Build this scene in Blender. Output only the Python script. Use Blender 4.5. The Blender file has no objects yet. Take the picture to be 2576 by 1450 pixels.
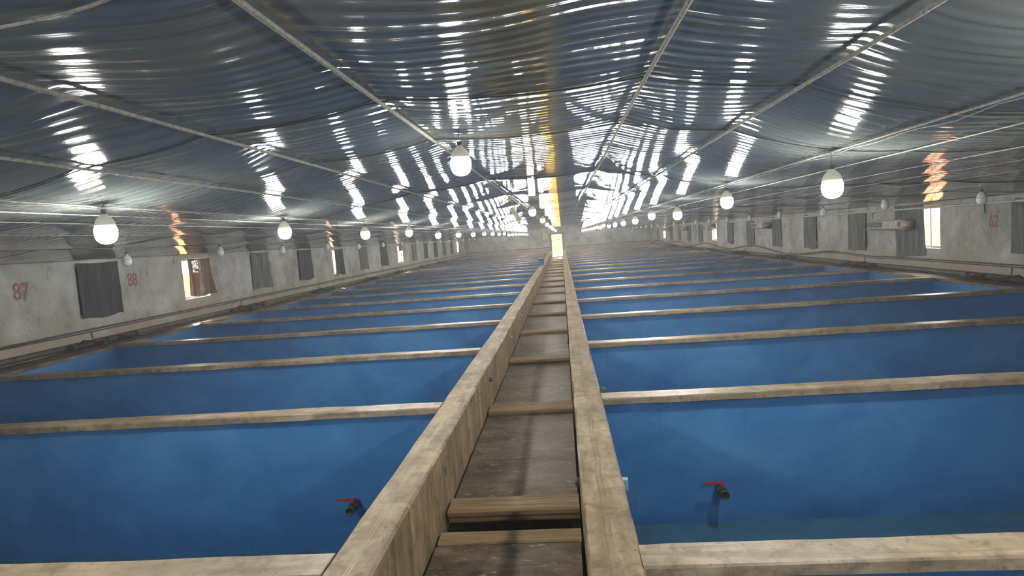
import bpy, bmesh, math, random
from mathutils import Vector, Matrix, noise

random.seed(7)
SC = bpy.context.scene
COL = SC.collection
PI = math.pi

# ------------------------------------------------------------------ camera
cam_d = bpy.data.cameras.new('camera')
cam = bpy.data.objects.new('camera', cam_d)
COL.objects.link(cam)
cam_d.sensor_width = 36.0
cam_d.lens = 22.132
cam_d.clip_start = 0.05
cam_d.clip_end = 400
R = Matrix(((0.99436287, 0.06554291, 0.08334632),
            (0.07768109, 0.08469142, -0.99337456),
            (-0.07216737, 0.99424921, 0.07912256)))
cam.matrix_world = Matrix.Translation((0, 0, 1.38)) @ R.to_4x4()
SC.camera = cam

# ------------------------------------------------------------------ view, world, sun
SC.view_settings.view_transform = 'Standard'
SC.view_settings.look = 'None'
SC.view_settings.gamma = 1.0
SC.view_settings.use_curve_mapping = False
SC.view_settings.exposure = 0.95
SC.cycles.use_denoising = True
SC.cycles.max_bounces = 5
SC.cycles.diffuse_bounces = 3
SC.cycles.glossy_bounces = 3
SC.cycles.transmission_bounces = 2
SC.cycles.transparent_max_bounces = 6
SC.cycles.caustics_reflective = False
SC.cycles.caustics_refractive = False
SC.cycles.sample_clamp_indirect = 6.0

world = bpy.data.worlds.new('world')
SC.world = world
world.use_nodes = True
wn = world.node_tree
wn.nodes.clear()
wo = wn.nodes.new('ShaderNodeOutputWorld')
wb = wn.nodes.new('ShaderNodeBackground')
wb.inputs[0].default_value = (1.0, 0.93, 0.84, 1)
wb.inputs[1].default_value = 34.0
wn.links.new(wb.outputs[0], wo.inputs[0])

sun_d = bpy.data.lights.new('sun', 'SUN')
sun_d.energy = 14.0
sun_d.angle = math.radians(1.0)
sun_d.color = (1.0, 0.9, 0.72)
sun = bpy.data.objects.new('sun', sun_d)
COL.objects.link(sun)
# low sun beyond the far end, slightly from the left
sun.rotation_euler = Vector((0.45, -0.55, -0.65)).to_track_quat('-Z', 'Y').to_euler()

# ------------------------------------------------------------------ layout (metres)
H0 = 0.0                      # top of tank walls
P = 2.6479                    # tank pitch along the hall
W0 = 2.7046                   # far edge of first partition
TW = 0.20                     # partition thickness
LX0, LX1 = -1.123, -0.896     # left walkway kerb
RX0, RX1 = 0.014, 0.246       # right walkway kerb
TLX, TRX = -7.98, 7.27        # outer tank ends
WLX, WRX = -8.58, 7.80        # side walls (inner faces)
YB, YE = -2.7, 55.66          # back and end walls
ZF = -0.45                    # walkway floor
NT = 20
ROOFZ = 2.7


def wfar(i):
    return W0 + P * i


# ------------------------------------------------------------------ materials
def new_mat(name):
    m = bpy.data.materials.new(name)
    m.use_nodes = True
    nt = m.node_tree
    b = nt.nodes['Principled BSDF']
    return m, nt, b


def nd(nt, typ, **kw):
    n = nt.nodes.new(typ)
    for k, v in kw.items():
        setattr(n, k, v)
    return n


def coords(nt, scale, rot=(0, 0, 0)):
    t = nd(nt, 'ShaderNodeTexCoord')
    m = nd(nt, 'ShaderNodeMapping')
    m.inputs['Scale'].default_value = scale
    m.inputs['Rotation'].default_value = rot
    nt.links.new(t.outputs['Object'], m.inputs['Vector'])
    return m.outputs['Vector']


def geo(nt, scale):
    t = nd(nt, 'ShaderNodeNewGeometry')
    m = nd(nt, 'ShaderNodeMapping')
    m.inputs['Scale'].default_value = scale
    nt.links.new(t.outputs['Position'], m.inputs['Vector'])
    return m.outputs['Vector']


def noise_n(nt, vec, scale=1.0, detail=4, rough=0.55, dist=0.0):
    n = nd(nt, 'ShaderNodeTexNoise')
    n.inputs['Scale'].default_value = scale
    n.inputs['Detail'].default_value = detail
    n.inputs['Roughness'].default_value = rough
    n.inputs['Distortion'].default_value = dist
    nt.links.new(vec, n.inputs['Vector'])
    return n.outputs['Fac']


def ramp(nt, fac, stops):
    r = nd(nt, 'ShaderNodeValToRGB')
    e = r.color_ramp.elements
    while len(e) < len(stops):
        e.new(0.5)
    for el, (p, c) in zip(e, stops):
        el.position = p
        el.color = (c[0], c[1], c[2], 1) if len(c) == 3 else c
    nt.links.new(fac, r.inputs['Fac'])
    return r.outputs['Color']


def mix(nt, fac, a, b, mode='MIX'):
    m = nd(nt, 'ShaderNodeMix', data_type='RGBA', blend_type=mode)
    for sock, v in ((m.inputs[0], fac), (m.inputs[6], a), (m.inputs[7], b)):
        if hasattr(v, 'links') or hasattr(v, 'is_linked'):
            nt.links.new(v, sock)
        elif isinstance(v, (int, float)):
            sock.default_value = v
        else:
            sock.default_value = (v[0], v[1], v[2], 1)
    return m.outputs[2]


def bump(nt, b, h, strength=0.4, dist=0.01, prev=None):
    n = nd(nt, 'ShaderNodeBump')
    n.inputs['Strength'].default_value = strength
    n.inputs['Distance'].default_value = dist
    nt.links.new(h, n.inputs['Height'])
    if prev is not None:
        nt.links.new(prev, n.inputs['Normal'])
    if b is not None:
        nt.links.new(n.outputs['Normal'], b.inputs['Normal'])
    return n.outputs['Normal']


def concrete(name, c1, c2, c3, streak, rough=0.62, spots=True, white=0.0, spec=0.4, dirt=0.62, wt=0.66):
    m, nt, b = new_mat(name)
    v = geo(nt, streak)
    n1 = noise_n(nt, v, 1.0, 6, 0.65, 0.6)
    base = ramp(nt, n1, [(0.30, c1), (0.5, c2), (0.68, c3)])
    n2 = noise_n(nt, geo(nt, (1, 1, 1)), 1.3, 4, 0.6)
    base = mix(nt, ramp(nt, n2, [(0.35, (0, 0, 0)), (0.7, (1, 1, 1))]), base,
               (c1[0] * 0.75, c1[1] * 0.72, c1[2] * 0.7), 'MIX') if False else base
    st = ramp(nt, n2, [(0.40, (1.08, 1.06, 1.03)), (0.70, (dirt, dirt * 0.97, dirt * 0.93))])
    base = mix(nt, 1.0, base, st, 'MULTIPLY')
    n5 = noise_n(nt, geo(nt, (1, 1, 1)), 7.5, 6, 0.72, 0.6)
    base = mix(nt, 1.0, base, ramp(nt, n5, [(0.36, (0.62, 0.60, 0.57)), (0.5, (1, 1, 1)), (0.66, (1.22, 1.2, 1.16))]), 'MULTIPLY')
    if spots:
        n3 = noise_n(nt, geo(nt, (1, 1, 1)), 38, 2, 0.5)
        base = mix(nt, ramp(nt, n3, [(0.66, (0, 0, 0)), (0.74, (0.7, 0.7, 0.7))]), base,
                   (c1[0] * 0.35, c1[1] * 0.33, c1[2] * 0.3))
    if white > 0:
        n4 = noise_n(nt, geo(nt, streak), 2.6 if wt < 0.6 else 2.3, 6, 0.72, 1.2)
        base = mix(nt, ramp(nt, n4, [(wt, (0, 0, 0)), (wt + 0.06, (white, white, white))]), base,
                   (0.62, 0.62, 0.60))
    nt.links.new(base, b.inputs['Base Color'])
    b.inputs['Roughness'].default_value = rough
    b.inputs['Specular IOR Level'].default_value = spec
    bump(nt, b, n1, 0.5, 0.006)
    return m


M = {}
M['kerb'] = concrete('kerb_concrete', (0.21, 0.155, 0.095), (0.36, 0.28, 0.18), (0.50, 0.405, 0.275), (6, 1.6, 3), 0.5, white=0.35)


def kerb_lines(mat, centres, width, col, amount):
    nt = mat.node_tree
    b = nt.nodes['Principled BSDF']
    old = b.inputs['Base Color'].links[0].from_socket
    g_ = nd(nt, 'ShaderNodeNewGeometry')
    sp = nd(nt, 'ShaderNodeSeparateXYZ')
    nt.links.new(g_.outputs['Position'], sp.inputs[0])
    w_ = noise_n(nt, geo(nt, (0.0, 1.1, 0.0)), 1.0, 3, 0.5)
    brk = noise_n(nt, geo(nt, (9, 2.5, 0.0)), 1.0, 4, 0.6)
    for c in centres:
        a = nd(nt, 'ShaderNodeMath', operation='MULTIPLY_ADD')
        nt.links.new(w_, a.inputs[0])
        a.inputs[1].default_value = 0.05
        nt.links.new(sp.outputs['X'], a.inputs[2])
        d_ = nd(nt, 'ShaderNodeMath', operation='SUBTRACT')
        nt.links.new(a.outputs[0], d_.inputs[0])
        d_.inputs[1].default_value = c + 0.025
        e_ = nd(nt, 'ShaderNodeMath', operation='ABSOLUTE')
        nt.links.new(d_.outputs[0], e_.inputs[0])
        mr = nd(nt, 'ShaderNodeMapRange')
        mr.inputs['From Min'].default_value = width
        mr.inputs['From Max'].default_value = width * 0.3
        nt.links.new(e_.outputs[0], mr.inputs['Value'])
        mm = nd(nt, 'ShaderNodeMath', operation='MULTIPLY')
        nt.links.new(mr.outputs[0], mm.inputs[0])
        bb = ramp(nt, brk, [(0.38, (0, 0, 0)), (0.6, (amount, amount, amount))])
        nt.links.new(bb, mm.inputs[1])
        old = mix(nt, mm.outputs[0], old, col)
    nt.links.new(old, b.inputs['Base Color'])


M['kerb_rust'] = concrete('kerb_concrete_rusty', (0.21, 0.155, 0.095), (0.36, 0.28, 0.18), (0.50, 0.405, 0.275), (6, 1.6, 3), 0.5, white=0.35)
kerb_lines(M['kerb_rust'], (0.112, 0.138), 0.006, (0.17, 0.085, 0.03), 0.9)
kerb_lines(M['kerb_rust'], (0.125,), 0.03, (0.26, 0.18, 0.10), 0.5)
kerb_lines(M['kerb'], (-1.005, -1.02), 0.004, (0.62, 0.55, 0.42), 0.75)
M['cap'] = concrete('partition_concrete', (0.23, 0.18, 0.125), (0.35, 0.285, 0.205), (0.50, 0.43, 0.33), (0.9, 9, 6), 0.42, white=0.3, spec=0.5)
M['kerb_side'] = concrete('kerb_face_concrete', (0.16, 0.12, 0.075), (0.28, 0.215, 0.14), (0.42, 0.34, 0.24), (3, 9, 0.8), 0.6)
M['floor'] = concrete('walkway_concrete', (0.075, 0.055, 0.038), (0.15, 0.112, 0.078), (0.25, 0.19, 0.135), (2.4, 7, 3), 0.40, white=0.62, spec=0.45, dirt=0.38, wt=0.585)
M['ledge'] = concrete('ledge_concrete', (0.10, 0.08, 0.065), (0.19, 0.16, 0.125), (0.28, 0.24, 0.19), (3, 1.5, 3), 0.7)
M['dark_core'] = concrete('raw_concrete', (0.12, 0.11, 0.10), (0.16, 0.15, 0.13), (0.2, 0.19, 0.17), (2, 2, 2), 0.8, False)


def wall_mat():
    m, nt, b = new_mat('old_wall_plaster')
    n1 = noise_n(nt, geo(nt, (1, 1, 1)), 1.1, 6, 0.65, 0.3)
    base = ramp(nt, n1, [(0.32, (0.31, 0.30, 0.275)), (0.5, (0.50, 0.495, 0.47)), (0.66, (0.64, 0.645, 0.63))])
    n2 = noise_n(nt, geo(nt, (2.2, 2.2, 1.4)), 2.1, 5, 0.75, 0.5)
    base = mix(nt, ramp(nt, n2, [(0.56, (0, 0, 0)), (0.70, (0.75, 0.75, 0.75))]), base, (0.16, 0.155, 0.14))
    n3 = noise_n(nt, geo(nt, (1, 1, 1)), 26, 3, 0.6)
    base = mix(nt, ramp(nt, n3, [(0.64, (0, 0, 0)), (0.72, (0.6, 0.6, 0.6))]), base, (0.13, 0.12, 0.10))
    # yellowish damp band along the bottom, ragged edge
    t = nd(nt, 'ShaderNodeNewGeometry')
    sp = nd(nt, 'ShaderNodeSeparateXYZ')
    nt.links.new(t.outputs['Position'], sp.inputs[0])
    ad = nd(nt, 'ShaderNodeMath', operation='ADD')
    nt.links.new(sp.outputs['Z'], ad.inputs[0])
    nn = nd(nt, 'ShaderNodeMath', operation='MULTIPLY')
    nn.inputs[1].default_value = 0.9
    nt.links.new(n1, nn.inputs[0])
    nt.links.new(nn.outputs[0], ad.inputs[1])
    band = ramp(nt, ad.outputs[0], [(0.60, (0.7, 0.7, 0.7)), (1.0, (0, 0, 0))])
    base = mix(nt, band, base, (0.40, 0.345, 0.24))
    nt.links.new(base, b.inputs['Base Color'])
    b.inputs['Roughness'].default_value = 0.75
    bump(nt, b, n2, 0.3, 0.01)
    return m


M['wall'] = wall_mat()


def blue_mat():
    m, nt, b = new_mat('blue_tank_paint')
    n1 = noise_n(nt, geo(nt, (0.9, 0.9, 1.6)), 1.4, 5, 0.6, 0.5)
    base = ramp(nt, n1, [(0.3, (0.040, 0.165, 0.42)), (0.5, (0.054, 0.215, 0.50)), (0.72, (0.090, 0.285, 0.57))])
    n2 = noise_n(nt, geo(nt, (7, 7, 0.5)), 1.5, 4, 0.6, 0.3)
    base = mix(nt, ramp(nt, n2, [(0.55, (0, 0, 0)), (0.8, (0.35, 0.35, 0.35))]), base, (0.09, 0.26, 0.50))
    base = mix(nt, ramp(nt, n2, [(0.2, (0.45, 0.45, 0.45)), (0.36, (0, 0, 0))]), base, (0.02, 0.08, 0.24))
    n3 = noise_n(nt, geo(nt, (3, 3, 3)), 3.2, 5, 0.75, 2.0)
    base = mix(nt, ramp(nt, n3, [(0.655, (0, 0, 0)), (0.70, (0.35, 0.35, 0.35))]), base, (0.17, 0.36, 0.58))
    nt.links.new(base, b.inputs['Base Color'])
    b.inputs['Roughness'].default_value = 0.38
    b.inputs['Specular IOR Level'].default_value = 0.45
    bump(nt, b, n1, 0.15, 0.01)
    return m


M['blue'] = blue_mat()


def tank_floor_mat():
    m, nt, b = new_mat('silted_tank_floor')
    n = noise_n(nt, geo(nt, (1, 1, 1)), 2.5, 5, 0.6, 0.5)
    base = ramp(nt, n, [(0.35, (0.035, 0.12, 0.22)), (0.65, (0.065, 0.18, 0.28))])
    nt.links.new(base, b.inputs['Base Color'])
    b.inputs['Roughness'].default_value = 0.35
    return m


M['tank_floor'] = tank_floor_mat()


def film_mat():
    m, nt, b = new_mat('dark_plastic_film')
    # long narrow pleats running across the hall
    w = noise_n(nt, geo(nt, (0.5, 0.35, 0.0)), 1.0, 2, 0.5)
    g = nd(nt, 'ShaderNodeNewGeometry')
    sp = nd(nt, 'ShaderNodeSeparateXYZ')
    nt.links.new(g.outputs['Position'], sp.inputs[0])
    wa = nd(nt, 'ShaderNodeMath', operation='MULTIPLY_ADD')
    wa.inputs[1].default_value = 1.1
    nt.links.new(w, wa.inputs[0])
    nt.links.new(sp.outputs['Y'], wa.inputs[2])
    cb = nd(nt, 'ShaderNodeCombineXYZ')
    nt.links.new(sp.outputs['X'], cb.inputs['X'])
    nt.links.new(wa.outputs[0], cb.inputs['Y'])

    def stretched(sx, sy):
        mp = nd(nt, 'ShaderNodeMapping')
        mp.inputs['Scale'].default_value = (sx, sy, 1)
        nt.links.new(cb.outputs[0], mp.inputs['Vector'])
        return mp.outputs['Vector']
    p1 = noise_n(nt, stretched(0.22, 9.0), 1.0, 1, 0.4)
    p2 = noise_n(nt, stretched(0.6, 26.0), 1.0, 2, 0.5)
    p3 = noise_n(nt, stretched(0.8, 2.6), 1.0, 3, 0.55)
    ph = nd(nt, 'ShaderNodeMath', operation='MULTIPLY_ADD')
    nt.links.new(noise_n(nt, stretched(0.25, 2.2), 1.0, 2, 0.5), ph.inputs[0])
    ph.inputs[1].default_value = 0.16
    nt.links.new(wa.outputs[0], ph.inputs[2])
    fr = nd(nt, 'ShaderNodeMath', operation='MULTIPLY')
    fr.inputs[1].default_value = 66.0
    nt.links.new(ph.outputs[0], fr.inputs[0])
    sn = nd(nt, 'ShaderNodeMath', operation='SINE')
    nt.links.new(fr.outputs[0], sn.inputs[0])
    p0 = noise_n(nt, stretched(0.2, 3.2), 1.0, 1, 0.4)
    n = bump(nt, None, p0, 1.0, 0.009)
    n = bump(nt, None, p1, 1.0, 0.006, n)
    n = bump(nt, None, sn.outputs[0], 1.0, 0.0012, n)
    n = bump(nt, None, p2, 1.0, 0.0026, n)
    n = bump(nt, b, p3, 1.0, 0.006, n)
    c = noise_n(nt, geo(nt, (0.5, 0.9, 0.5)), 1.0, 4, 0.6)
    base = ramp(nt, c, [(0.35, (0.10, 0.119, 0.120)), (0.55, (0.140, 0.159, 0.156)), (0.75, (0.21, 0.20, 0.155))])
    nt.links.new(base, b.inputs['Base Color'])
    b.inputs['Roughness'].default_value = 0.09
    b.inputs['Specular IOR Level'].default_value = 0.5
    return m


M['film'] = film_mat()


def plain(name, col, rough=0.5, metal=0.0, spec=0.5, var=0.12, scale=8):
    m, nt, b = new_mat(name)
    n = noise_n(nt, coords(nt, (1, 1, 1)), scale, 3, 0.5)
    lo = tuple(c * (1 - var) for c in col)
    hi = tuple(min(1, c * (1 + var)) for c in col)
    nt.links.new(ramp(nt, n, [(0.35, lo), (0.65, hi)]), b.inputs['Base Color'])
    b.inputs['Roughness'].default_value = rough
    b.inputs['Metallic'].default_value = metal
    b.inputs['Specular IOR Level'].default_value = spec
    return m


M['rope'] = plain('grey_white_rope', (0.36, 0.36, 0.32), 0.8, var=0.25, scale=60)
M['wire'] = plain('white_wire', (0.34, 0.34, 0.32), 0.6)
M['black_wire'] = plain('black_cable', (0.03, 0.03, 0.035), 0.6)
M['pvc'] = plain('grey_pvc', (0.085, 0.09, 0.088), 0.55, var=0.35)
M['pvc_and_gap_shade'] = plain('dirty_pipe_and_gap_shade', (0.045, 0.045, 0.045), 0.6, var=0.5)
M['pvc_white'] = plain('white_pvc', (0.62, 0.63, 0.58), 0.4, var=0.12)
M['red'] = plain('red_handle', (0.34, 0.02, 0.025), 0.5, var=0.25)
M['housing'] = plain('lamp_housing', (0.78, 0.78, 0.70), 0.35, var=0.03)
M['diff_off'] = plain('unlit_diffuser', (0.80, 0.82, 0.84), 0.25, var=0.02)
M['socket'] = plain('dark_socket', (0.06, 0.06, 0.065), 0.5)
M['bucket'] = plain('blue_bucket', (0.05, 0.30, 0.62), 0.35, var=0.3, scale=14)
M['lid'] = plain('white_lid', (0.75, 0.78, 0.8), 0.4)
M['cloth'] = plain('yellow_cloth', (0.70, 0.66, 0.40), 0.9)
M['box'] = plain('grey_plastic_box', (0.42, 0.42, 0.36), 0.5)
M['fan_body'] = plain('grey_metal_casing', (0.42, 0.41, 0.37), 0.5, var=0.2)
M['fan_dark'] = plain('dark_grille', (0.10, 0.10, 0.10), 0.6)
M['frame'] = plain('white_window_frame', (0.55, 0.56, 0.53), 0.5)
M['door_frame'] = plain('grey_door_frame', (0.30, 0.30, 0.28), 0.6)
M['board'] = plain('black_board', (0.02, 0.022, 0.025), 0.6)
M['sand'] = plain('yellow_sand', (0.36, 0.23, 0.05), 0.9, scale=2)
M['brick'] = plain('orange_render', (0.24, 0.055, 0.018), 0.9, scale=2)
M['pale'] = plain('pale_render', (0.34, 0.21, 0.022), 0.9, scale=1)
M['roof'] = plain('light_block_roof', (0.12, 0.12, 0.12), 0.9)
M['clip'] = plain('pale_blue_plastic', (0.32, 0.48, 0.60), 0.4)


def wood():
    m, nt, b = new_mat('worn_timber')
    n = noise_n(nt, geo(nt, (1.2, 22, 22)), 1.5, 5, 0.6, 1.0)
    base = ramp(nt, n, [(0.3, (0.17, 0.105, 0.055)), (0.5, (0.34, 0.235, 0.13)), (0.7, (0.45, 0.33, 0.19))])
    nt.links.new(base, b.inputs['Base Color'])
    b.inputs['Roughness'].default_value = 0.6
    bump(nt, b, n, 0.3, 0.004)
    return m


M['wood'] = wood()


def curtain_mat(name, col, trans):
    m, nt, b = new_mat(name)
    n = noise_n(nt, geo(nt, (1, 14, 0.8)), 1.5, 4, 0.6, 0.4)
    lo = tuple(c * 0.55 for c in col)
    hi = tuple(c * 1.35 for c in col)
    base = ramp(nt, n, [(0.35, lo), (0.65, hi)])
    nt.links.new(base, b.inputs['Base Color'])
    b.inputs['Roughness'].default_value = 0.85
    if trans > 0:
        out = nt.nodes['Material Output']
        tr = nd(nt, 'ShaderNodeBsdfTransparent')
        mx = nd(nt, 'ShaderNodeMixShader')
        w = noise_n(nt, geo(nt, (6, 6, 6)), 2.2, 4, 0.75, 1.0)
        f = ramp(nt, w, [(0.45, (0, 0, 0)), (0.62, (trans, trans, trans))])
        nt.links.new(f, mx.inputs[0])
        nt.links.new(b.outputs[0], mx.inputs[1])
        nt.links.new(tr.outputs[0], mx.inputs[2])
        nt.links.new(mx.outputs[0], out.inputs[0])
    return m


M['curt_dark'] = curtain_mat('dark_shade_net', (0.055, 0.060, 0.066), 0)
M['curt_grey'] = curtain_mat('grey_shade_net', (0.16, 0.175, 0.18), 0)
M['curt_thin'] = curtain_mat('worn_net_daylight_tint', (0.16, 0.10, 0.07), 0.05)  # warm tint of daylight through the net put into its colour


def emis(name, col, s):
    m = bpy.data.materials.new(name)
    m.use_nodes = True
    nt = m.node_tree
    nt.nodes.clear()
    o = nd(nt, 'ShaderNodeOutputMaterial')
    e = nd(nt, 'ShaderNodeEmission')
    e.inputs[0].default_value = (*col, 1)
    e.inputs[1].default_value = s
    nt.links.new(e.outputs[0], o.inputs[0])
    return m


M['lit_soft'] = emis('lit_diffuser_soft', (1.0, 0.955, 0.86), 55.0)
M['lit'] = emis('lit_diffuser', (1.0, 0.955, 0.86), 250.0)


def glass():
    m = bpy.data.materials.new('window_glass')
    m.use_nodes = True
    nt = m.node_tree
    nt.nodes.clear()
    o = nd(nt, 'ShaderNodeOutputMaterial')
    t = nd(nt, 'ShaderNodeBsdfTransparent')
    t.inputs[0].default_value = (0.9, 0.92, 0.92, 1)
    g = nd(nt, 'ShaderNodeBsdfGlossy')
    g.inputs['Roughness'].default_value = 0.1
    x = nd(nt, 'ShaderNodeMixShader')
    x.inputs[0].default_value = 0.1
    nt.links.new(t.outputs[0], x.inputs[1])
    nt.links.new(g.outputs[0], x.inputs[2])
    nt.links.new(x.outputs[0], o.inputs[0])
    return m


M['glass'] = glass()


def water_mat():
    m, nt, b = new_mat('shallow_water')
    b.inputs['Base Color'].default_value = (0.03, 0.10, 0.15, 1)
    b.inputs['Roughness'].default_value = 0.08
    n = noise_n(nt, geo(nt, (2, 2, 2)), 2, 2)
    bump(nt, b, n, 0.1, 0.01)
    return m


def redpaint():
    m, nt, b = new_mat('red_stencil_paint')
    n = noise_n(nt, geo(nt, (1, 1, 1)), 45, 3, 0.6)
    base = ramp(nt, n, [(0.38, (0.34, 0.075, 0.07)), (0.62, (0.44, 0.24, 0.21))])
    nt.links.new(base, b.inputs['Base Color'])
    b.inputs['Roughness'].default_value = 0.8
    return m


def fadedpaint():
    m, nt, b = new_mat('faded_red_paint')
    n = noise_n(nt, geo(nt, (1, 1, 1)), 30, 3, 0.7)
    base = ramp(nt, n, [(0.4, (0.36, 0.20, 0.18)), (0.56, (0.45, 0.40, 0.36))])
    nt.links.new(base, b.inputs['Base Color'])
    b.inputs['Roughness'].default_value = 0.8
    return m


M['redpaint'] = redpaint()
M['faded'] = fadedpaint()


# ------------------------------------------------------------------ mesh helpers
class MB:
    def __init__(self):
        self.v = []
        self.f = []
        self.s = []

    def add(self, vs, fs, smooth=False):
        o = len(self.v)
        self.v += [tuple(p) for p in vs]
        for f in fs:
            self.f.append([o + i for i in f])
            self.s.append(smooth)
        return self

    def box(self, x0, x1, y0, y1, z0, z1, bev=0.0):
        if bev <= 0:
            vs = [(x, y, z) for x in (x0, x1) for y in (y0, y1) for z in (z0, z1)]
            fs = [(0, 1, 3, 2), (4, 6, 7, 5), (0, 4, 5, 1), (2, 3, 7, 6), (0, 2, 6, 4), (1, 5, 7, 3)]
            return self.add(vs, fs)
        bm = bmesh.new()
        bmesh.ops.create_cube(bm, size=1.0)
        for v in bm.verts:
            v.co = Vector(((x0 + x1) / 2 + v.co.x * (x1 - x0), (y0 + y1) / 2 + v.co.y * (y1 - y0), (z0 + z1) / 2 + v.co.z * (z1 - z0)))
        bmesh.ops.bevel(bm, geom=bm.edges[:], offset=bev, segments=2, profile=0.5, affect='EDGES')
        bm.verts.index_update()
        self.add([v.co[:] for v in bm.verts], [[v.index for v in f.verts] for f in bm.faces])
        bm.free()
        return self

    def tube(self, pts, r, seg=8, cap=True):
        pts = [Vector(p) for p in pts]
        n = len(pts)
        rr = r if isinstance(r, (list, tuple)) else [r] * n
        vs, fs = [], []
        prev = None
        for i, p in enumerate(pts):
            d = (pts[min(i + 1, n - 1)] - pts[max(i - 1, 0)])
            if d.length < 1e-9:
                d = Vector((0, 0, 1))
            d.normalize()
            if prev is None:
                a = Vector((0, 0, 1)) if abs(d.z) < 0.9 else Vector((1, 0, 0))
                u = d.cross(a).normalized()
            else:
                u = (prev - d * prev.dot(d)).normalized()
            prev = u
            w = d.cross(u)
            for k in range(seg):
                t = 2 * PI * k / seg
                vs.append(p + (u * math.cos(t) + w * math.sin(t)) * rr[i])
        for i in range(n - 1):
            for k in range(seg):
                a = i * seg + k
                b2 = i * seg + (k + 1) % seg
                fs.append((a, b2, b2 + seg, a + seg))
        self.add(vs, fs, True)
        if cap:
            o = len(self.v) - len(vs)
            self.f.append([o + k for k in range(seg)][::-1])
            self.s.append(False)
            self.f.append([o + (n - 1) * seg + k for k in range(seg)])
            self.s.append(False)
        return self

    def lathe(self, prof, c=(0, 0, 0), seg=20, smooth=True):
        vs, fs = [], []
        for r, z in prof:
            for k in range(seg):
                t = 2 * PI * k / seg
                vs.append((c[0] + r * math.cos(t), c[1] + r * math.sin(t), c[2] + z))
        for i in range(len(prof) - 1):
            for k in range(seg):
                a = i * seg + k
                b2 = i * seg + (k + 1) % seg
                fs.append((a, b2, b2 + seg, a + seg))
        return self.add(vs, fs, smooth)

    def sweep(self, sec, axis, t0, t1, n, jit=0.004, seed=0.0, wob=0.004):
        """closed section swept along X or Y with hand-troweled wobble"""
        vs, fs = [], []
        m = len(sec)
        for i in range(n + 1):
            t = t0 + (t1 - t0) * i / n
            wx = noise.noise(Vector((t * 0.5, seed, 3.1))) * wob * 2
            wz = noise.noise(Vector((t * 0.6, seed, 9.7))) * wob
            for j, (a, b2) in enumerate(sec):
                q = Vector((t * 3.1, seed + j * 5.3, 1.7))
                da = noise.noise(q) * jit + wx
                db = noise.noise(q + Vector((0, 0, 8))) * jit * (0.7 if b2 > -0.2 else 0.1) + wz * (1 if b2 > -0.2 else 0)
                vs.append((t, a + da, b2 + db) if axis == 'X' else (a + da, t, b2 + db))
        for i in range(n):
            for j in range(m):
                a = i * m + j
                b2 = i * m + (j + 1) % m
                fs.append((a, b2, b2 + m, a + m))
        self.add(vs, fs)
        o = len(self.v) - len(vs)
        self.f.append([o + j for j in range(m)])
        self.s.append(False)
        self.f.append([o + n * m + j for j in range(m)][::-1])
        self.s.append(False)
        return self

    def build(self, name, mats, parent=None, loc=None, rot=None, face_mat=None):
        me = bpy.data.meshes.new(name)
        me.from_pydata([Vector(v) for v in self.v], [], self.f)
        me.polygons.foreach_set('use_smooth', self.s)
        if not isinstance(mats, (list, tuple)):
            mats = [mats]
        for m in mats:
            me.materials.append(m)
        bm = bmesh.new()
        bm.from_mesh(me)
        bmesh.ops.recalc_face_normals(bm, faces=bm.faces[:])
        bm.to_mesh(me)
        bm.free()
        if face_mat:
            for p in me.polygons:
                p.material_index = face_mat(p)
        me.update()
        o = bpy.data.objects.new(name, me)
        COL.objects.link(o)
        if parent:
            o.parent = parent
        if loc:
            o.location = loc
        if rot:
            o.rotation_euler = rot
        return o


def tag(o, label=None, cat=None, group=None, kind=None):
    if label:
        o['label'] = label
    if cat:
        o['category'] = cat
    if group:
        o['group'] = group
    if kind:
        o['kind'] = kind
    return o


def empty(name, loc=(0, 0, 0), rz=0.0, label=None, cat=None, group=None):
    o = bpy.data.objects.new(name, None)
    o.empty_display_size = 0.1
    o.location = loc
    o.rotation_euler = (0, 0, rz)
    COL.objects.link(o)
    return tag(o, label, cat, group)


def copy_tree(o, parent=None, top=True):
    c = o.copy()
    COL.objects.link(c)
    if not top:
        c.parent = parent
    for ch in [x for x in CHILDREN.get(o.name, [])]:
        copy_tree(ch, c, False)
    return c


CHILDREN = {}


def reg(root):
    def rec(o):
        CHILDREN[o.name] = [x for x in COL.objects if x.parent == o]
        for x in CHILDREN[o.name]:
            rec(x)
    rec(root)
    return root


ORD = ['first', 'second', 'third', 'fourth', 'fifth', 'sixth', 'seventh', 'eighth', 'ninth', 'tenth', 'eleventh',
       'twelfth', 'thirteenth', 'fourteenth', 'fifteenth', 'sixteenth', 'seventeenth', 'eighteenth', 'nineteenth',
       'twentieth', 'twenty-first', 'twenty-second']

# ------------------------------------------------------------------ shell: ground, walls, added roof slab
g = MB().box(WLX - 0.4, WRX + 0.4, YB - 0.4, YE + 0.4, -1.6, -1.32)
tag(g.build('floor', M['dark_core']), kind='structure')

# window openings: (y0, y1) every 3.14 m on both sides
LW = [(7.33 + 3.14 * k, 8.35 + 3.14 * k) for k in range(-2, 15)]
RW = [(7.45 + 3.14 * k, 8.42 + 3.14 * k) for k in range(-2, 15)]
WZ0, WZ1 = 0.52, 1.44


def side_wall(name, xin, xout, wins, mat):
    m = MB()
    a, b2 = min(xin, xout), max(xin, xout)
    m.box(a, b2, YB - 0.3, YE + 0.3, -1.32, WZ0)
    m.box(a, b2, YB - 0.3, YE + 0.3, WZ1, ROOFZ)
    y = YB - 0.3
    for (y0, y1) in wins:
        if y0 > y:
            m.box(a, b2, y, y0, WZ0, WZ1)
        y = y1
    m.box(a, b2, y, YE + 0.3, WZ0, WZ1)
    return tag(m.build(name, mat), kind='structure')


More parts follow.
